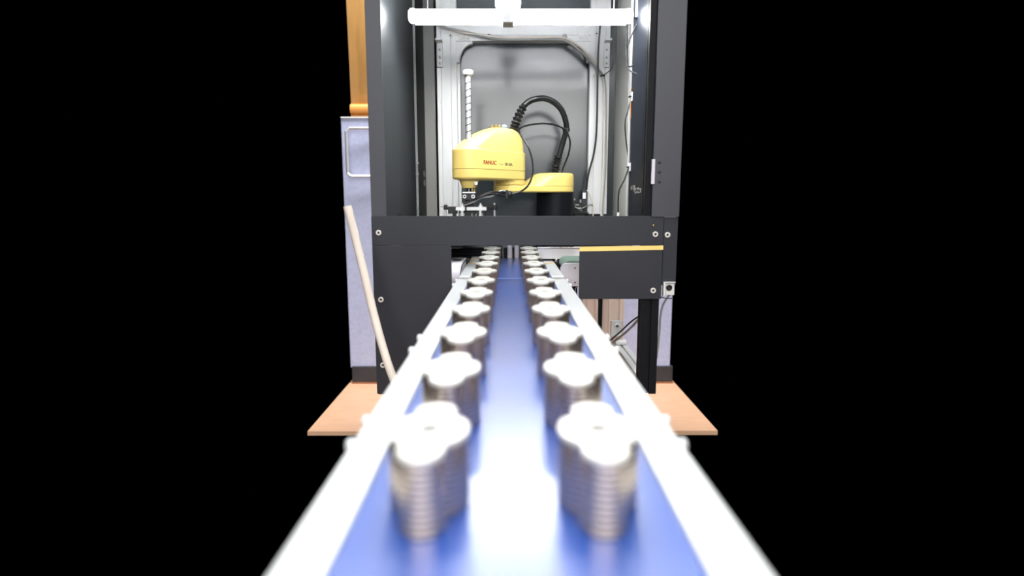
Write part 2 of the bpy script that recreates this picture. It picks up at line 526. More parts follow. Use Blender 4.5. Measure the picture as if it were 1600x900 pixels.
# ------------------------------------------------------------------ lamp
lq = P(814, 25, 2.0)
lamp = thing('tube_lamp', 'bright white tube lamp mounted across the top of the cell', 'lamp', (lq.x, 2.0, lq.z))
part('diffuser', MB().tube([(lq.x - 0.336, 2.0, lq.z), (lq.x + 0.336, 2.0, lq.z)], 0.0195, n=24, smooth=False), 'lamp', lamp)
part('housing', MB().box(lq.x - 0.332, lq.x + 0.332, 2.0215, 2.027, lq.z - 0.0215, lq.z + 0.017, 0.001), 'white', lamp)
for s in (-1, 1):
    part('end_cap', MB().lathe((lq.x + s * 0.336, 2.0, lq.z), [(0.022, -0.004), (0.022, 0.006), (0.016, 0.012)] if s > 0 else [(0.016, -0.012), (0.022, -0.006), (0.022, 0.004)], 'x', 20), 'lampend', lamp)
c = P(794, 25, 2.0)
part('mount_clip', MB().box(c.x - 0.017, c.x + 0.017, 1.970, 2.03, c.z - 0.027, c.z + 0.03, 0.002), 'alu', lamp)
part('mount_box', MB().box(c.x - 0.04, c.x + 0.04, 1.985, 2.05, c.z + 0.032, c.z + 0.085, 0.008).box(c.x - 0.01, c.x + 0.01, 2.0, 2.02, c.z + 0.08, ZT), 'white', lamp)
for s in (-1, 1):
    part('hanger', MB().tube([(lq.x + s * 0.29, 2.0, lq.z + 0.02), (lq.x + s * 0.29, 2.0, ZT)], 0.003, smooth=False), 'chrome', lamp)

# ------------------------------------------------------------------ robot
EX, EY = 0.0, 2.245
QX, QY = -0.137, 2.10
BX, BY = 0.174, 2.345
u = Vector((QX - EX, QY - EY)).normalized()
v = Vector((-u.y, u.x))
LK = math.hypot(QX - EX, QY - EY)
robot = thing('robot_arm', 'yellow four-axis assembly robot arm on a black base', 'robot', (BX, BY, -0.1545))


def capsule(c0, c1, r0, r1, z, n=24):
    d = Vector((c1[0] - c0[0], c1[1] - c0[1]))
    a0 = math.atan2(d.y, d.x)
    pts = []
    for i in range(n):
        a = a0 - math.pi / 2 + math.pi * i / (n - 1)
        pts.append((c1[0] + r1 * math.cos(a), c1[1] + r1 * math.sin(a), z))
    for i in range(n):
        a = a0 + math.pi / 2 + math.pi * i / (n - 1)
        pts.append((c0[0] + r0 * math.cos(a), c0[1] + r0 * math.sin(a), z))
    return pts


def arm_ring(z, R, sn, st, Rt=None):
    n1 = (EX + u.x * (LK - sn), EY + u.y * (LK - sn))
    t1 = (EX + u.x * st, EY + u.y * st)
    return capsule(t1, n1, Rt or R, R, z)


b = MB()
b.rings([arm_ring(0.062, 0.046, 0, 0), arm_ring(0.064, 0.052, 0, 0), arm_ring(0.069, 0.0562, 0, 0), arm_ring(0.0965, 0.0568, 0, 0)])
outer_low = part('outer_arm_base', b, 'yellow', robot)
b = MB()
lv = [(0.0975, 0.0550, 0, 0, None), (0.0980, 0.0568, 0, 0, None), (0.130, 0.0565, 0, 0, None), (0.158, 0.0560, 0, 0, None), (0.1615, 0.0550, 0, 0, None),
      (0.1625, 0.0525, 0.002, 0.002, 0.053), (0.172, 0.0518, 0.012, 0.002, 0.0525), (0.186, 0.0505, 0.027, 0.003, 0.052), (0.198, 0.0490, 0.044, 0.004, 0.051),
      (0.210, 0.0465, 0.064, 0.006, 0.049), (0.222, 0.0430, 0.086, 0.010, 0.046), (0.231, 0.0390, 0.104, 0.015, 0.042),
      (0.238, 0.0335, 0.120, 0.021, 0.036), (0.243, 0.0265, 0.134, 0.028, 0.029), (0.2455, 0.0170, 0.145, 0.036, 0.019)]
b.rings([arm_ring(*l) for l in lv])
cover = part('arm_cover', b, 'yellow', robot, 'domed yellow cover with red lettering')
# neck under the outer arm, elbow
part('elbow_neck', MB().lathe((EX, EY, 0), [(0.054, 0.0468), (0.0562, 0.049), (0.0565, 0.064)], 'z', 36), 'yellow', robot)
b = MB()
b.rings([capsule((EX, EY), (BX, BY), 0.054, 0.066, 0.022), capsule((EX, EY), (BX, BY), 0.058, 0.070, 0.026), capsule((EX, EY), (BX, BY), 0.058, 0.070, 0.043),
         capsule((EX, EY), (BX, BY), 0.0565, 0.069, 0.0455)])
inner = part('inner_arm', b, 'yellow', robot)
d2 = Vector((EX - BX, EY - BY)).normalized()


def cap_ring(z, r, reach):
    c1 = (BX + d2.x * reach, BY + d2.y * reach)
    return capsule((BX, BY), c1, r, r - 0.004, z)


b = MB()
b.rings([cap_ring(0.0456, 0.0705, 0.075), cap_ring(0.055, 0.0705, 0.066), cap_ring(0.068, 0.070, 0.050), cap_ring(0.080, 0.0695, 0.032), cap_ring(0.088, 0.068, 0.020), cap_ring(0.092, 0.0655, 0.012), cap_ring(0.0935, 0.060, 0.008)])
part('base_cap', b, 'yellow', robot)
q = P(852, 294.5, BY - 0.07)
part('label_plate', MB().box(q.x - 0.009, q.x + 0.009, BY - 0.0765, BY - 0.068, q.z - 0.0025, q.z + 0.0025), 'white', robot)
part('elbow_screw', MB().lathe((EX + 0.0, EY - 0.01, 0), [(0.012, 0.012), (0.020, 0.014), (0.022, 0.0225)], 'z', 20), 'yellow', robot)
part('base', MB().lathe((BX, BY, 0), [(0.085, -0.1545), (0.085, -0.147), (0.0705, -0.145), (0.0705, 0.021), (0.068, 0.0225)], 'z', 40), 'black', robot, 'black cylindrical base')
# quill
part('nose_cone', MB().lathe((QX, QY, 0), [(0.022, 0.034), (0.024, 0.036), (0.034, 0.060), (0.034, 0.064)], 'z', 30), 'yellow', robot)
q = P(744, 286, QY - 0.03)
part('label_plate', MB().box(q.x - 0.005, q.x + 0.005, QY - 0.0335, QY - 0.026, q.z - 0.006, q.z + 0.005), 'white', robot)
part('ball_screw', MB().cyl((QX, QY, 0), 0.0098, 0.18, 0.405, 'z', 24), 'bright', robot)
b = MB()
for k in range(9):       # helical groove marks around the shaft
    z0 = 0.205 + k * 0.0225
    b.tube([(QX + 0.0101 * math.cos(a), QY + 0.0101 * math.sin(a), z0 + 0.0225 * a / (2 * math.pi)) for a in [i * math.pi / 5 for i in range(11)]], 0.0014, n=5, smooth=False)
part('screw_groove', b, 'matt', robot)
b = MB()
for a in (-2.9, -0.35):
    x, y = QX + 0.0096 * math.cos(a), QY + 0.0096 * math.sin(a)
    b.tube([(x, y, 0.19), (x, y, 0.40)], 0.0014, n=6, smooth=False)
part('spline_groove', b, 'matt', robot)
part('shaft_cap', MB().lathe((QX, QY, 0), [(0.012, 0.400), (0.0175, 0.405), (0.0185, 0.413), (0.0175, 0.419), (0.012, 0.421)], 'z', 24), 'bright', robot)
for i, (px, py) in enumerate(((731, 206), (748, 208), (726, 219))):
    pass
# fittings on top of the cover
for px, m_, r_ in ((769, 'brass', 0.0048), (775.5, 'brass', 0.0060), (780.5, 'brass', 0.0036), (788, 'clearblue', 0.0095)):
    q = P(px, 195.5, 2.19)
    part('fitting', MB().lathe((q.x, 2.19, 0), [(r_ * 0.8, 0.235), (r_ * 0.8, 0.246), (r_, 0.247), (r_, 0.252), (r_ * 0.7, 0.2545)], 'z', 14), m_, robot)


def text(body, size, m, px, w, z, name, off=0.0, sp=1.0):
    c = bpy.data.curves.new(name, 'FONT')
    c.body = body
    c.size = size
    c.extrude = 0.0002
    c.offset = off
    c.space_character = sp
    c.materials.append(M[m])
    o = bpy.data.objects.new(name, c)
    COL.objects.link(o)
    o.parent = cover
    sdir = Vector((-u.x, -u.y, 0))          # reading direction: towards the elbow
    nrm = Vector((-u.y * -1, u.x * -1, 0))
    nrm = Vector((0.727, -0.687, 0)) if True else nrm
    X = sdir
    Z = X.cross(Vector((0, 0, 1)))
    R = Matrix((X, Vector((0, 0, 1)), Z)).transposed()
    if Z.dot(nrm) < 0:
        R = Matrix((X, Vector((0, 0, 1)), -Z)).transposed()
    o.rotation_euler = R.to_euler()
    s = LK - w                               # distance from the elbow
    pos = Vector((EX + u.x * s, EY + u.y * s, z)) + Z.normalized() * (0.0569 if Z.dot(nrm) > 0 else -0.0569)
    o.location = pos - ORIG[cover]
    bpy.context.view_layer.update()
    me = bpy.data.meshes.new_from_object(o.evaluated_get(bpy.context.evaluated_depsgraph_get()))
    n_ = bpy.data.objects.new(name, me)
    COL.objects.link(n_)
    n_.parent = cover
    n_.location = o.location
    n_.rotation_euler = o.rotation_euler
    bpy.data.objects.remove(o)
    n_.name = name
    return n_


t_ = text('FANUC', 0.0185, 'red', 756, 0.013, 0.1135, 'maker_lettering', 0.0005, 1.03)
t_ = text('Robot', 0.0085, 'greyink', 780, 0.090, 0.1135, 'small_lettering')
t_ = text('SR-3iA', 0.0135, 'ink', 787, 0.117, 0.1125, 'model_lettering', 0.0003)

# hose between the two arm links
YH = 2.27


def HP(px, py, Y):
    return P(px, py, Y)


def corr(n):
    return lambda t: 0.0145 + 0.0036 * math.sin(t * n * 2 * math.pi) - 0.002 * t


p_ = [P(803, 203, 2.235), P(806, 192, 2.24), P(812, 178, 2.25), P(819, 165, 2.255)]
part('strain_relief', MB().tube(p_, 0.014, n=16, sub=16, radii=corr(7)), 'rubber', robot)
p_ = [P(818, 166, 2.255), P(826, 159, 2.26), P(838, 154.5, 2.265), P(852, 154, 2.28), P(866, 160, 2.29), P(877, 171, 2.30), P(883.5, 187, 2.31), P(885, 202, 2.32), P(880, 222, 2.33), P(873, 246, 2.335)]
hose = part('cable_hose', MB().tube(p_, 0.0105, n=16, sub=8), 'rubber', robot)
p_ = [P(873, 244, 2.335), P(869, 258, 2.34), P(866.5, 273, 2.345)]
part('strain_relief', MB().tube(p_, 0.014, n=16, sub=20, radii=lambda t: 0.0130 + 0.0034 * math.sin(t * 6 * 2 * math.pi) + 0.002 * t), 'rubber', robot)
q = P(885, 203, 2.32)
part('hose_tie', MB().tube([q + Vector((-0.001, 0, 0.006)), q + Vector((0, 0, -0.006))], 0.0135, n=14, smooth=False), 'matt', robot)
p_ = [P(884, 203, 2.305), P(870, 196, 2.29), P(850, 193, 2.26), P(826, 195.5, 2.22), P(812, 201, 2.18), P(813, 210, 2.15), P(824, 227, 2.13), P(831, 248, 2.12), P(832, 272, 2.11), P(825, 290, 2.10), P(812, 300, 2.10), P(796, 304, 2.09)]
part('thin_cable', MB().tube(p_, 0.0032, n=8), 'rubber', robot)
p_ = [P(886, 205, 2.30), P(891, 222, 2.30), P(888, 242, 2.31), P(880, 262, 2.33), P(878, 273, 2.335)]
part('thin_cable', MB().tube(p_, 0.0032, n=8), 'rubber', robot)
# cable bundle to the tool
for k, (dy, dz) in enumerate(((0, 0), (-0.008, -0.006), (0.008, -0.010), (0.004, 0.005))):
    p_ = [P(797, 304 + k, 2.09), P(785, 301 - k + 6 * (k == 1), 2.08), P(768, 300.5 + 2 * k, 2.06 + dy), P(752, 306 + k, 2.05 + dy), P(738, 313 + k, 2.055), P(726, 317 + k, 2.06)]
    part('tool_cable', MB().tube(p_, 0.0034, n=8), 'rubber' if k != 3 else 'greycable', robot)
q = P(795, 304, 2.09)
part('cable_tie', MB().lathe((q.x, 2.09, q.z), [(0.008, -0.012), (0.013, -0.006), (0.013, 0.006), (0.008, 0.012)], 'x', 14), 'matt', robot)
q = P(792, 300, 2.08)
part('cable_tie', MB().box(q.x - 0.005, q.x + 0.005, 2.07, 2.09, q.z - 0.022, q.z + 0.006, 0.002), 'matt', robot)

# tool flange and gripper (moves with the quill)
part('flange_shaft', MB().cyl((QX, QY, 0), 0.0125, 0.016, 0.036, 'z', 22), 'chrome', robot)
part('flange_shaft', MB().cyl((QX + 0.017, QY + 0.006, 0), 0.004, 0.010, 0.036, 'z', 12), 'brass', robot)
fb = part('flange_block', MB().box(QX - 0.021, QX + 0.021, QY - 0.022, QY + 0.022, -0.006, 0.020, 0.002), 'plate', robot)
for s in (-1, 1):
    bolt(robot, QX + s * 0.0145, QY - 0.022, 0.006, 0.0068)
part('flange_top', MB().box(QX - 0.022, QX + 0.022, QY - 0.0225, QY + 0.0225, 0.0165, 0.0215, 0.001), 'alu', robot)
part('tool_column', MB().box(QX - 0.012, QX + 0.016, QY - 0.012, QY + 0.016, -0.04, -0.006, 0.002), 'matt', robot)


def px_box(mb, x0, y0, x1, y1, Y, d, bev=0.001):
    a, c_ = P(x0, y1, Y), P(x1, y0, Y)
    mb.box(a.x, c_.x, Y, Y + d, a.z, c_.z, bev)
    return mb


YG = 2.07
part('gripper_plate', px_box(px_box(MB(), 712, 323.5, 726.5, 329, YG, 0.05), 729, 323.5, 760, 329, YG, 0.05), 'alu', robot, 'pale aluminium gripper plate')
part('gripper_plate', px_box(MB(), 726, 322.5, 730, 330, YG + 0.002, 0.046), 'matt', robot)
part('gripper_body', px_box(px_box(MB(), 717, 330, 758, 345, YG + 0.012, 0.03), 715, 345, 758, 355, YG + 0.004, 0.045, 0.003), 'matt', robot)
for x0 in (722, 750.5):
    b = MB()
    q = P(x0, 329, YG + 0.002)
    b.tube([(q.x, YG + 0.002, q.z), (q.x, YG + 0.002, q.z - 0.034)], 0.004, n=12, sub=1, smooth=False)
    b2 = MB()
    zz = [q.z - 0.034 * i / 30 for i in range(31)]
    b2.tube([(q.x, YG + 0.002, z) for z in zz], 0.005, n=12, smooth=False, radii=lambda t: 0.0042 + 0.0016 * (math.sin(t * 5 * 2 * math.pi) > 0))
    b.bm.free()
    part('spring_rod', b2, 'alu', robot)
    part('rod_nut', MB().lathe((q.x, YG + 0.02, q.z + 0.0125), [(0.007, 0), (0.007, 0.005), (0.003, 0.006), (0.003, 0.012)], 'z', 6), 'alu', robot)
for x0 in (718.5, 725, 737.5, 754):
    q = P(x0, 333, YG + 0.003)
    part('pin', MB().cyl((q.x, YG + 0.003, q.z), 0.0017, -0.022, 0, 'z', 8), 'greycable', robot)
for x0, y0 in ((743.5, 336), (745.5, 333), (731, 342), (743.5, 342)):
    q = P(x0, y0, YG + 0.01)
    part('stud', MB().lathe((q.x, YG + 0.010, q.z), [(0.0026, 0.003), (0.0026, -0.001), (0.001, -0.002)], 'y', 10), 'chrome', robot)
part('side_arm', px_box(MB(), 700, 323, 714, 334, YG + 0.01, 0.025), 'matt', robot)
part('cross_bar', px_box(MB(), 688.5, 322.2, 712, 324, YG + 0.015, 0.006, 0), 'greycable', robot)
part('cross_bar', px_box(MB(), 758, 322.6, 772, 324, YG + 0.015, 0.006, 0), 'matt', robot)
for x0 in (696.5, 772.8):
    q = P(x0, 323, YG + 0.018)
    part('guide_rod', MB().cyl((q.x, YG + 0.018, q.z), 0.0031, -0.085, 0.013, 'z', 12), 'bright', robot)
    part('rod_nut', MB().lathe((q.x, YG + 0.018, q.z), [(0.006, -0.010), (0.0075, -0.008), (0.0075, 0.004), (0.005, 0.006)], 'z', 6), 'matt', robot)
q = P(710, 334, YG + 0.01)
part('air_cylinder', MB().cyl((q.x, YG + 0.012, q.z), 0.0055, -0.055, -0.004, 'z', 14), 'aluwarm', robot)
part('rod_nut', MB().lathe((q.x, YG + 0.012, q.z), [(0.0068, -0.012), (0.0068, -0.002), (0.004, 0.003), (0.004, 0.007)], 'z', 8), 'matt', robot)

# ------------------------------------------------------------------ conveyors
H = -0.241
RT = -0.235


def conveyor(name, label, y0, y1, legs):
    c_ = thing(name, label, 'conveyor', (0.005, (y0 + y1) / 2, FL))
    part('belt', MB().box(-0.119, 0.129, y0 + 0.004, y1 - 0.004, H - 0.030, H, 0.0015), 'belt', c_, 'glossy blue conveyor belt')
    for nm, xa, xb in (('l', -0.153, -0.1175), ('r', 0.1275, 0.167)):
        part('side_rail', MB().box(xa, xb, y0, y1, RT - 0.075, RT, 0.002), 'rail', c_)
    part('belt_bed', MB().box(-0.117, 0.127, y0 + 0.03, y1 - 0.03, H - 0.07, H - 0.033), 'alu', c_)
    for y in legs:
        for x in (-0.135, 0.147):
            part('leg', MB().profile('z', FL + 0.03, RT - 0.076, x - 0.015, x + 0.015, y - 0.02, y + 0.02), 'alu', c_)
            part('foot', MB().lathe((x, y, FL), [(0.028, 0), (0.028, 0.006), (0.01, 0.012), (0.008, 0.03)], 'z', 16), 'matt', c_)
        part('cross_brace', MB().box(-0.12, 0.132, y - 0.015, y + 0.015, FL + 0.25, FL + 0.28), 'alu', c_)
    return c_


near = conveyor('belt_conveyor', 'long blue belt conveyor with white side rails in the foreground', -0.10, 1.832, (0.25, 1.55))
inner_c = conveyor('belt_conveyor', 'short blue belt conveyor inside the cell beyond the seam', 1.838, 2.475, (2.0, 2.40))
for y in (0.57, 0.635, 0.944, 1.034, 1.677, 1.774):
    for x, s in ((-0.153, -1), (0.167, 1)):
        b = MB().lathe((x, y, RT - 0.006), [(0.007, 0), (0.007, s * 0.005), (0.0055, s * 0.007)] if s > 0 else [(0.0055, -0.007), (0.007, -0.005), (0.007, 0)], 'x', 14)
        part('rail_screw', b, 'rail', near)
for px0, px1, py in ((732, 741, 411.3), (735.5, 744, 405)):
    r_ = (((py - 450) / F_PX) + T) / (1 - ((py - 450) / F_PX) * T)
    y = -RT / r_
    for xa, xb in ((-0.150, -0.121), (0.131, 0.160)):
        part('tape_mark', MB().box(xa, xb, y - 0.012, y + 0.012, RT + 0.0002, RT + 0.001), 'tape', inner_c, 'yellow tape mark')

# ------------------------------------------------------------------ workpieces
HT = 0.180
S = 0.1782
Z0 = 0.46
NP = 44


def outline(sc=1.0):
    """elongated clover: wide middle lobes, a round lobe at the front and one at the rear"""
    pts = []
    for i in range(NP):
        a = 2 * math.pi * (i + 0.5) / NP
        dx, dy = math.cos(a), math.sin(a)
        best = (abs(dx / 0.0315) ** 2.3 + abs(dy / 0.0325) ** 2.3) ** (-1 / 2.3)
        for cy in (-0.0425, 0.0425):
            bq = dy * cy
            disc = bq * bq - (cy * cy - 0.0175 ** 2)
            if disc > 0 and bq > 0:
                best = max(best, bq + math.sqrt(disc))
        pts.append((dx * best * sc, dy * best * sc))
    return pts


def ring_mesh(z0, z1, lip=0.0009):
    b = MB()
    rr = []
    for sc, z in ((0.89, z0), (0.89, z0 + lip), (1.0, z0 + lip * 1.6), (1.0, z1 - lip * 0.3), (0.985, z1)):
        rr.append([(x, y, z) for x, y in outline(sc)])
    b.rings(rr)
    return finish(b.bm, 'ring', (0, 0, 0), M['steel'])


def cap_mesh(z0, z1):
    b = MB()
    o1 = outline(1.0)
    hole = [(0.009 * math.cos(2 * math.pi * (i + 0.5) / NP), 0.009 * math.sin(2 * math.pi * (i + 0.5) / NP)) for i in range(NP)]
    b.rings([[(x, y, z0) for x, y in outline(0.97)], [(x, y, z0 + 0.0006) for x, y in o1], [(x, y, z1 - 0.0008) for x, y in o1],
             [(x, y, z1) for x, y in outline(0.98)], [(x, y, z1) for x, y in hole], [(x, y, z1 - 0.003) for x, y in hole]])
    return finish(b.bm, 'top_face', (0, 0, 0), M['top'])


NR = 11
PH = -HT - H            # height of a workpiece
pitch = (PH - 0.0045) / NR
rm = ring_mesh(0, pitch)
cm = cap_mesh(PH - 0.0044, PH)
hm = finish(MB().lathe((0, 0, 0), [(0.0088, PH - 0.0029), (0.0088, PH - 0.0024), (0.0003, PH - 0.0024)], 'z', 16).bm, 'bore', (0, 0, 0), M['matt'])
ordn = ['nearest', 'second', 'third', 'fourth', 'fifth', 'sixth', 'seventh', 'eighth', 'ninth', 'tenth', 'farthest']
proto = thing('metal_workpiece', '', 'workpiece', (-0.0598, Z0, H))
op = bpy.data.objects.new('top_face', cm)
COL.objects.link(op)
op.parent = proto
op['label'] = 'white ground top face'
ob = bpy.data.objects.new('bore', hm)
COL.objects.link(ob)
ob.parent = op
for k in range(NR):
    o = bpy.data.objects.new('ring', rm)
    COL.objects.link(o)
    o.parent = proto
    o.location.z = k * pitch


def dup(root):
    r = root.copy()
    COL.objects.link(r)
    for ch in root.children:
        c1 = ch.copy()
        COL.objects.link(c1)
        c1.parent = r
        for g in ch.children:
            d1 = g.copy()
            COL.objects.link(d1)
            d1.parent = c1
    return r


wr = random.Random(7)
for side, X in (('left', -0.0632), ('right', 0.0695)):
    for k in range(11):
        o = proto if (side == 'left' and k == 0) else dup(proto)
        o.location = (X + wr.uniform(-0.0008, 0.0008), Z0 + k * S, H + CH + 0.0002)
        o.rotation_euler.z = wr.uniform(-0.03, 0.03)
        o['label'] = '%s clover-shaped steel workpiece of the %s row on the blue belt' % (ordn[k], side)
        o['group'] = 'clover-shaped workpieces in two rows on the belt'

# ------------------------------------------------------------------ machines inside, seen through the opening
# grey drive box beside the inner conveyor, left
mb_ = thing('drive_motor', 'rounded light grey drive housing left of the inner conveyor', 'motor', (-0.19, 2.05, -0.33))
pts = [(1.97, -0.33), (2.20, -0.33), (2.20, -0.213)]
for k in range(9):
    a = math.pi / 2 + math.pi / 2 * k / 8
    pts.append((2.03 + 0.055 * math.cos(a), -0.268 + 0.055 * math.sin(a)))
pts.append((1.975, -0.30))
part('housing', MB().prism(pts, 'x', -0.222, -0.157), 'lilac', mb_)
part('mounting_base', MB().box(-0.205, -0.165, 1.99, 2.18, FL + 0.0, -0.331), 'black', mb_)
part('cover_strip', MB().box(-0.19, -0.165, 2.05, 2.10, -0.213, -0.209), 'chrome', mb_)
part('cable', MB().tube([P(731, 404, 2.02), P(727, 407, 1.97), P(722, 414, 1.962), P(720, 424, 1.96), P(718.5, 433, 1.955)], 0.0017, n=6), 'matt', mb_)
q = P(731, 406, 2.02)
part('connector', MB().box(q.x - 0.006, q.x + 0.006, 2.0, 2.02, q.z - 0.006, q.z + 0.006, 0.001), 'matt', mb_)

# black slatted guard in the gap at left, each slat its own
gd = thing('slatted_guard', 'black horizontal slats behind the grey drive housing', 'guard', (-0.17, 2.60, -0.26))
for i in range(7):
    z = -0.148 - i * 0.0145
    part('slat', MB().box(-0.275, 0.0, 2.50 + 0.004 * (i % 2), 2.515, z - 0.0125, z, 0.0015), 'black', gd)
part('backing', MB().box(-0.275, 0.0, 2.516, 2.53, -0.26, -0.14), 'matt', gd)

# white pusher cylinders and chrome rod at the end of the belt
YC = 2.485
pc = thing('stopper_cylinders', 'pair of white upright cylinders at the far end of the belt', 'cylinder unit', (0.01, YC, -0.245))
for x0 in (796.5, 807.5):
    q = P(x0, 395, YC)
    part('cylinder', MB().cyl((q.x, YC + 0.012, 0), 0.0105, -0.245, -0.125, 'z', 20), 'lilac', pc)
part('bracket', MB().box(-0.012, 0.045, YC + 0.026, YC + 0.036, -0.245, -0.12), 'matt', pc)
rd = thing('chrome_rod', 'thin chrome upright rod beside the white cylinders', 'rod', (-0.022, YC, -0.245))
q = P(785.5, 395, YC)
part('shaft', MB().cyl((q.x, YC + 0.005, 0), 0.0026, -0.245, -0.12, 'z', 12), 'chrome', rd)
part('foot_block', MB().box(q.x - 0.006, q.x + 0.006, YC, YC + 0.012, -0.252, -0.245), 'matt', rd)
part('knob', MB().lathe((q.x + 0.013, YC + 0.002, -0.158), [(0.003, 0), (0.003, -0.004), (0.001, -0.005)], 'y', 10), 'chrome', rd)
part('rear_shaft', MB().cyl((q.x + 0.008, YC + 0.014, 0), 0.004, -0.245, -0.12, 'z', 12), 'matt', rd)

# white panel machine at right rear
wp = thing('white_crossbeam', 'white sheet metal beam behind the green belt', 'beam', (0.22, 2.32, FL))
part('front_panel', MB().box(0.106, 0.36, 2.30, 2.335, -0.228, -0.1835, 0.002), 'white', wp)
part('top_lip', MB().box(0.106, 0.36, 2.294, 2.299, -0.1865, -0.182, 0.001), 'chrome', wp)
part('stand', MB().box(0.20, 0.26, 2.305, 2.332, FL, -0.2285), 'black', wp)

# cross conveyor with green belt
gc = thing('green_belt_conveyor', 'small cross conveyor with green belt and pale end plate at right', 'conveyor', (0.27, 2.05, -0.30))
gx0 = 0.178
pts = []
for k in range(9):
    a = math.pi / 2 + math.pi * k / 8
    pts.append((gx0 + 0.022 + 0.022 * math.cos(a), -0.2265 + 0.022 * math.sin(a)))
pts += [(0.40, -0.2485), (0.40, -0.2045)]
part('belt', MB().prism(pts, 'y', 2.005, 2.18), 'green', gc)
a, c_ = P(874.5, 447, 1.99), P(912, 411.5, 1.99)
a.x = 0.1685
pts = [(a.x + 0.004, a.z), (0.40, a.z), (0.40, c_.z), (a.x + 0.014, c_.z), (a.x + 0.005, c_.z - 0.004), (a.x, c_.z - 0.014), (a.x, a.z + 0.02)]
ep = part('end_plate', MB().prism(pts, 'y', 1.985, 2.0), 'lilac', gc)
for py in (419, 441.5):
    q = P(898.5, py, 1.985)
    part('screw_hole', MB().lathe((q.x, 1.985, q.z), [(0.0026, 0.002), (0.0026, -0.0008), (0.001, -0.0008)], 'y', 10), 'matt', ep)
part('support', MB().box(0.212, 0.232, 2.06, 2.12, -0.60, -0.249), 'black', gc)
part('support_foot', MB().box(0.212, 0.232, 2.06, 2.12, FL, -0.60), 'black', gc)
sn = thing('sensor', 'tiny black and silver sensor by the inner rail at right', 'sensor', P(869, 407, 2.22))
q = P(869, 407, 2.22)
part('body', MB().box(q.x - 0.006, q.x + 0.006, 2.21, 2.23, q.z - 0.02, q.z, 0.001), 'matt', sn)
part('lens', MB().lathe((q.x, 2.21, q.z + 0.002), [(0.006, 0.004), (0.006, -0.003), (0.003, -0.005)], 'y', 12), 'chrome', sn)
part('post', MB().cyl((q.x + 0.004, 2.225, 0), 0.004, -0.62, q.z - 0.019, 'z', 10), 'matt', sn)

# dark bulkhead under the deck behind the openings
bh = solo('bulkhead_panel', MB().box(-0.36, 0.28, 2.66, 2.668, -0.60, -0.212), 'matt', 'dark sheet panel closing the cell behind the conveyors', 'panel')

# small valve block right of the robot base
vb = thing('valve_block', 'black valve block with tubing right of the robot base', 'valve', P(907, 333, 2.42))
part('body', px_box(MB(), 896, 319, 916, 334, 2.40, 0.04), 'matt', vb)
part('body', px_box(MB(), 909, 297, 917.5, 320, 2.41, 0.03), 'plate', vb)
part('label_plate', px_box(MB(), 910.5, 301, 915.5, 310.5, 2.407, 0.002, 0), 'white', vb)
for x0, y0, x1, y1 in ((899, 319, 905, 321), (900, 324, 908, 325.5), (903, 328, 910, 329.5), (897, 310, 899, 313), (906, 312, 908.5, 317)):
    part('fitting', px_box(MB(), x0, y0, x1, y1, 2.395, 0.006, 0), 'greycable', vb)
part('air_tube', MB().tube([P(897, 327, 2.39), P(905, 328, 2.385), P(914, 324, 2.39), P(922, 320, 2.40), P(926, 321, 2.41)], 0.0022, n=8), 'matt', vb)
part('air_tube', MB().tube([P(898, 323, 2.39), P(906, 326.5, 2.38), P(916, 322.5, 2.39), P(925, 319.5, 2.40)], 0.0016, n=8), 'greycable', vb)
part('stand', px_box(MB(), 897, 334, 914, 350, 2.41, 0.03), 'matt', vb)
blk = thing('terminal_box', 'low pale block on the deck beside the robot base', 'terminal box', P(914, 352, 2.44))
part('body', px_box(MB(), 894, 348.5, 935, 362, 2.425, 0.05, 0.002), 'lilac', blk)
part('cap', px_box(MB(), 898, 346.8, 907, 348.7, 2.43, 0.03, 0.0005), 'white', blk)

# ------------------------------------------------------------------ cables inside the cell


def cable(label, pts, r, m='rubber', cat='cable', name='cable', ties=(), parent=None):
    if parent:
        return part('cable', MB().tube(pts, r, n=8), m, parent, label)
    o = solo(name, MB().tube(pts, r, n=8), m, label, cat)
    for t in ties:
        t = Vector(t)
        part('cable_tie', MB().lathe(t, [(r * 1.5, -0.003), (r * 1.9, -0.002), (r * 1.9, 0.002), (r * 1.5, 0.003)], 'z', 10), 'matt', o)
    return o


Yc = YF - 0.02
ca = cable('grey and cream cable pair sagging under the top beam and down the right upright',
      [P(682, 38, Yc), P(700, 44, Yc), P(740, 53, Yc), P(765, 59, Yc), P(800, 62, Yc), P(850, 61, Yc), P(880, 62, Yc), P(900, 74, Yc), P(920, 92, Yc), P(935, 108, Yc),
       P(942, 118, Yc), P(946, 140, Yc), P(946.5, 200, Yc), P(945, 270, Yc), P(941, 330, Yc), P(946, 356, Yc)], 0.0048, 'greycable',
      name='cable', ties=(P(942, 118, Yc),))
cable('cream cable',
      [P(690, 42, Yc + .01), P(720, 50, Yc), P(765, 56.5, Yc), P(800, 59, Yc), P(850, 58, Yc), P(883, 60, Yc), P(905, 72, Yc), P(925, 92, Yc), P(938, 110, Yc), P(943, 124, Yc), P(944, 150, Yc), P(943.5, 230, Yc), P(941.5, 300, Yc), P(939, 330, Yc), P(944, 356, Yc)], 0.0042, 'cream', parent=ca)
cable('black cable dropping straight down the right aluminium upright to the valve block',
      [P(938, 40, Yc - .01), P(935, 80, Yc - .01), P(934, 120, Yc - .01), P(932.5, 200, Yc - .01), P(928, 240, Yc - .01), P(920, 270, Yc - .01), P(916, 298, Yc - .01)], 0.0036, 'rubber')
cable('thin clear tube curling down from the valve block to the deck',
      [P(917, 297, 2.41), P(922, 305, 2.41), P(927, 320, 2.41), P(927, 335, 2.41), P(923, 352, 2.41)], 0.0024, 'cream', name='air_tube', cat='tube')
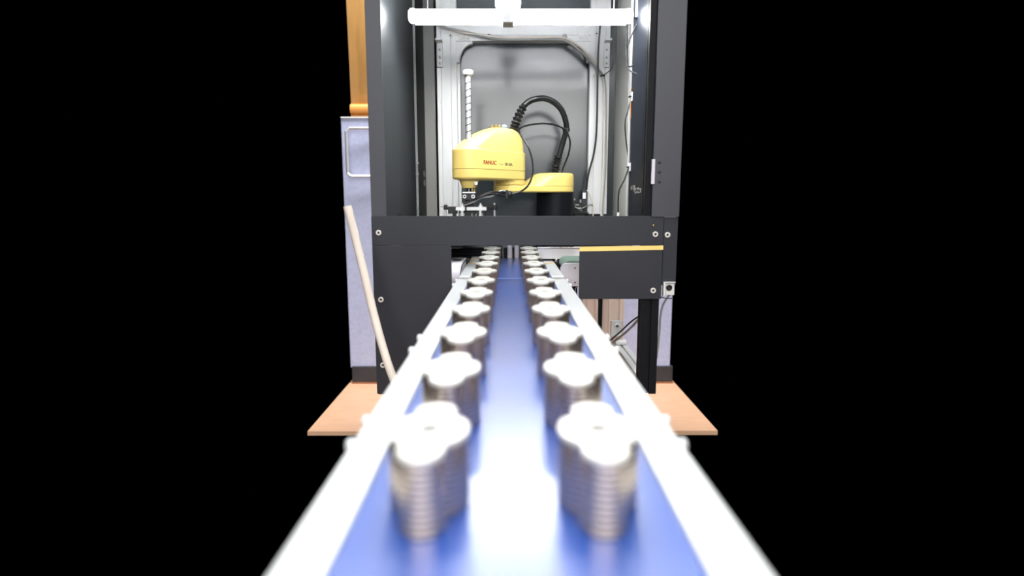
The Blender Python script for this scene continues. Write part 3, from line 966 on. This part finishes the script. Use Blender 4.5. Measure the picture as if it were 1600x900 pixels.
cable('black strap end sticking out of the cable tie on the right upright',
      [P(938, 119, Yc - .01), P(945, 116, Yc - .03), P(953, 110, Yc - .04), P(957, 104, Yc - .045), P(959, 97, Yc - .05)], 0.0018, 'matt', name='cable_tie_tail', cat='cable tie')
cable('black diagonal cable lying low behind the valve block',
      [P(916, 332, 2.44), P(926, 341, 2.43), P(937, 352, 2.42)], 0.005, 'matt')
# knots on the top beam
for px in (764, 883):
    q = P(px, 55, Yc - 0.005)
    solo('cable_mount', MB().lathe((q.x, Yc + 0.018, q.z), [(0.010, 0), (0.009, -0.010), (0.004, -0.014)], 'y', 12), 'greycable',
         'grey push-in cable mount on the top beam, %s one' % ('left' if px < 800 else 'right'), 'cable mount')

YX = 2.09
xw = 0.397
# cable loop near the lamp end
cb = cable('black cable looped in an oval beside the right end of the lamp',
      [P(984, 31, 2.0), P(990, 28, 2.01), P(997, 30, 2.02), P(1003, 38, 2.03), P(1007.5, 56, 2.03), P(1005, 78, 2.03), P(997, 95, 2.04), P(986, 104, 2.05), P(979, 101, 2.05), P(977, 90, 2.05), P(981, 70, 2.04), P(990, 48, 2.03), P(996, 36, 2.03), P(995, 27, 2.03), P(990, 25, 2.02)], 0.0024, 'matt')
cable('black cable tail',
      [P(984, 31, 2.0), P(980, 44, 2.03), P(979, 75, 2.04), P(980, 103, 2.03), P(986, 111, 2.02), P(998, 115.5, 2.0), P(1014, 116, 1.95)], 0.0022, 'matt', parent=cb)
cable('thin black cable hanging down the right channel to the white clip',
      [P(984, 104, YX), P(987, 125, YX), P(986, 150, YX), P(982, 170, YX - .01), P(977, 190, YX - .02), P(978, 215, YX - .01), P(981, 240, YX), P(982, 258, YX)], 0.002, 'matt')
cable('straight black cable behind the white clips',
      [P(986, 105, YX), P(987, 150, YX), P(984, 200, YX), P(982, 258, YX), P(981, 300, YX), P(980, 352, YX)], 0.0021, 'matt')
cable('pale cable running down the edge of the right channel',
      [P(983, 40, YX - .01), P(984, 120, YX - .01), P(985, 200, YX - .01), P(983, 270, YX - .01), P(981, 310, YX - .01), P(979.5, 352, YX - .01)], 0.0015, 'greycable')
cable('orange wire between the loop and the upper white clip', [P(986.5, 138, YX - .015), P(986, 160, YX - .015), P(986, 185, YX - .015)], 0.001, 'orange_wire', name='wire', cat='wire')
cable('black lead bowing out from the lower clip to a white plug',
      [P(982, 263, YX - .01), P(976, 280, YX - .03), P(968, 296, YX - .04), P(966, 312, YX - .04), P(966, 332, YX - .04)], 0.0026, 'matt')
cable('white plug lead at the end of the bowed black lead',
      [P(966.5, 332, YX - .04), P(966, 340, YX - .04), P(970, 348, YX - .04), P(977, 354, YX - .04)], 0.0042, 'white', name='plug_lead', cat='cable')
for py, lab in ((151, 'upper white cable clip on the right channel'), (261, 'lower white cable clip on the right channel')):
    q = P(984.5 if py > 200 else 988, py, YX - .02)
    cl = solo('cable_clip', MB().box(q.x - 0.004, q.x + 0.005, YX - .03, YX - 0.005, q.z - 0.014, q.z + 0.014, 0.001), 'white', lab, 'clip')
    part('strap', MB().box(q.x - 0.011, q.x - 0.004, YX - .03, YX - 0.012, q.z - 0.002, q.z + 0.002), 'matt', cl)
q = P(979.5, 352, YX - .02)
solo('plug', MB().box(q.x - 0.005, q.x + 0.007, YX - .03, YX - 0.01, q.z - 0.02, q.z + 0.004, 0.001), 'white', 'small white plug at the foot of the right channel', 'plug')

# ------------------------------------------------------------------ outside pieces
hz = thing('vacuum_hose', 'cream coloured hose slanting down past the left skirt panel', 'hose', P(600, 560, 1.70))
b = MB().tube([P(543, 322, 1.72), P(549, 345, 1.72), P(559, 385, 1.72), P(571, 435, 1.71), P(584, 490, 1.70), P(599, 545, 1.68), P(614, 590, 1.66), P(640, 650, 1.64), P(668, 720, 1.62), P(690, 800, 1.6), Vector((-0.17, 1.6, FL + 0.012))], 0.0118, n=16)
part('tube', b, 'cream', hz)

bk = thing('angle_bracket', 'silver angle bracket bolted at the lower right of the side plate', 'bracket', P(1044, 461, YP))
a, c_ = P(1034.5, 461, YP - 0.002), P(1054, 440, YP - 0.002)
part('plate', MB().box(a.x, c_.x, YP - 0.006, YP, a.z, c_.z, 0.001).box(a.x, a.x + 0.005, YP - 0.02, YP, a.z - 0.002, c_.z, 0.001)
     .box(a.x, c_.x, YP - 0.016, YP - 0.004, c_.z - 0.002, c_.z), 'alu', bk)
q = P(1045.5, 449.5, YP - 0.006)
part('screw', MB().lathe((q.x, YP - 0.006, q.z), [(0.009, 0.001), (0.009, -0.004), (0.006, -0.006), (0.003, -0.003)], 'y', 16), 'matt', bk)
cable('grey cable hanging from the silver bracket down behind the right leg',
      [P(1048, 459, YP + .01), P(1041, 468, YP + .02), P(1035, 480, YP + .04), P(1031.5, 500, YP + .06), P(1030.5, 520, YP + .08), P(1026, 560, YP + .09)], 0.0032, 'greycable')
cable('thin black cable crossing under the silver bracket', [P(1030, 463, YP - .0), P(1040, 466.2, YP - .01), P(1052, 466.5, YP - .012)], 0.0016, 'matt')
cc = cable('black and grey cables rising diagonally to the right front leg', [P(950, 535, 2.25), P(957, 529, 2.22), P(970, 518, 2.15), P(986, 503, 2.05), P(1002, 492, 1.95), P(1012, 486, 1.93)], 0.003, 'matt')
cable('grey cable', [P(955, 538, 2.25), P(963, 531, 2.22), P(975, 522, 2.15), P(990, 508, 2.05), P(1003, 493, 1.95), P(1012, 484, 1.93)], 0.0042, 'greycable', parent=cc)
cable('thin wire drooping beside the green belt conveyor end plate', [P(903, 447, 2.0), P(899, 452, 1.99), P(901, 465, 1.985), P(906, 480, 1.98)], 0.0013, 'greycable', name='wire', cat='wire')
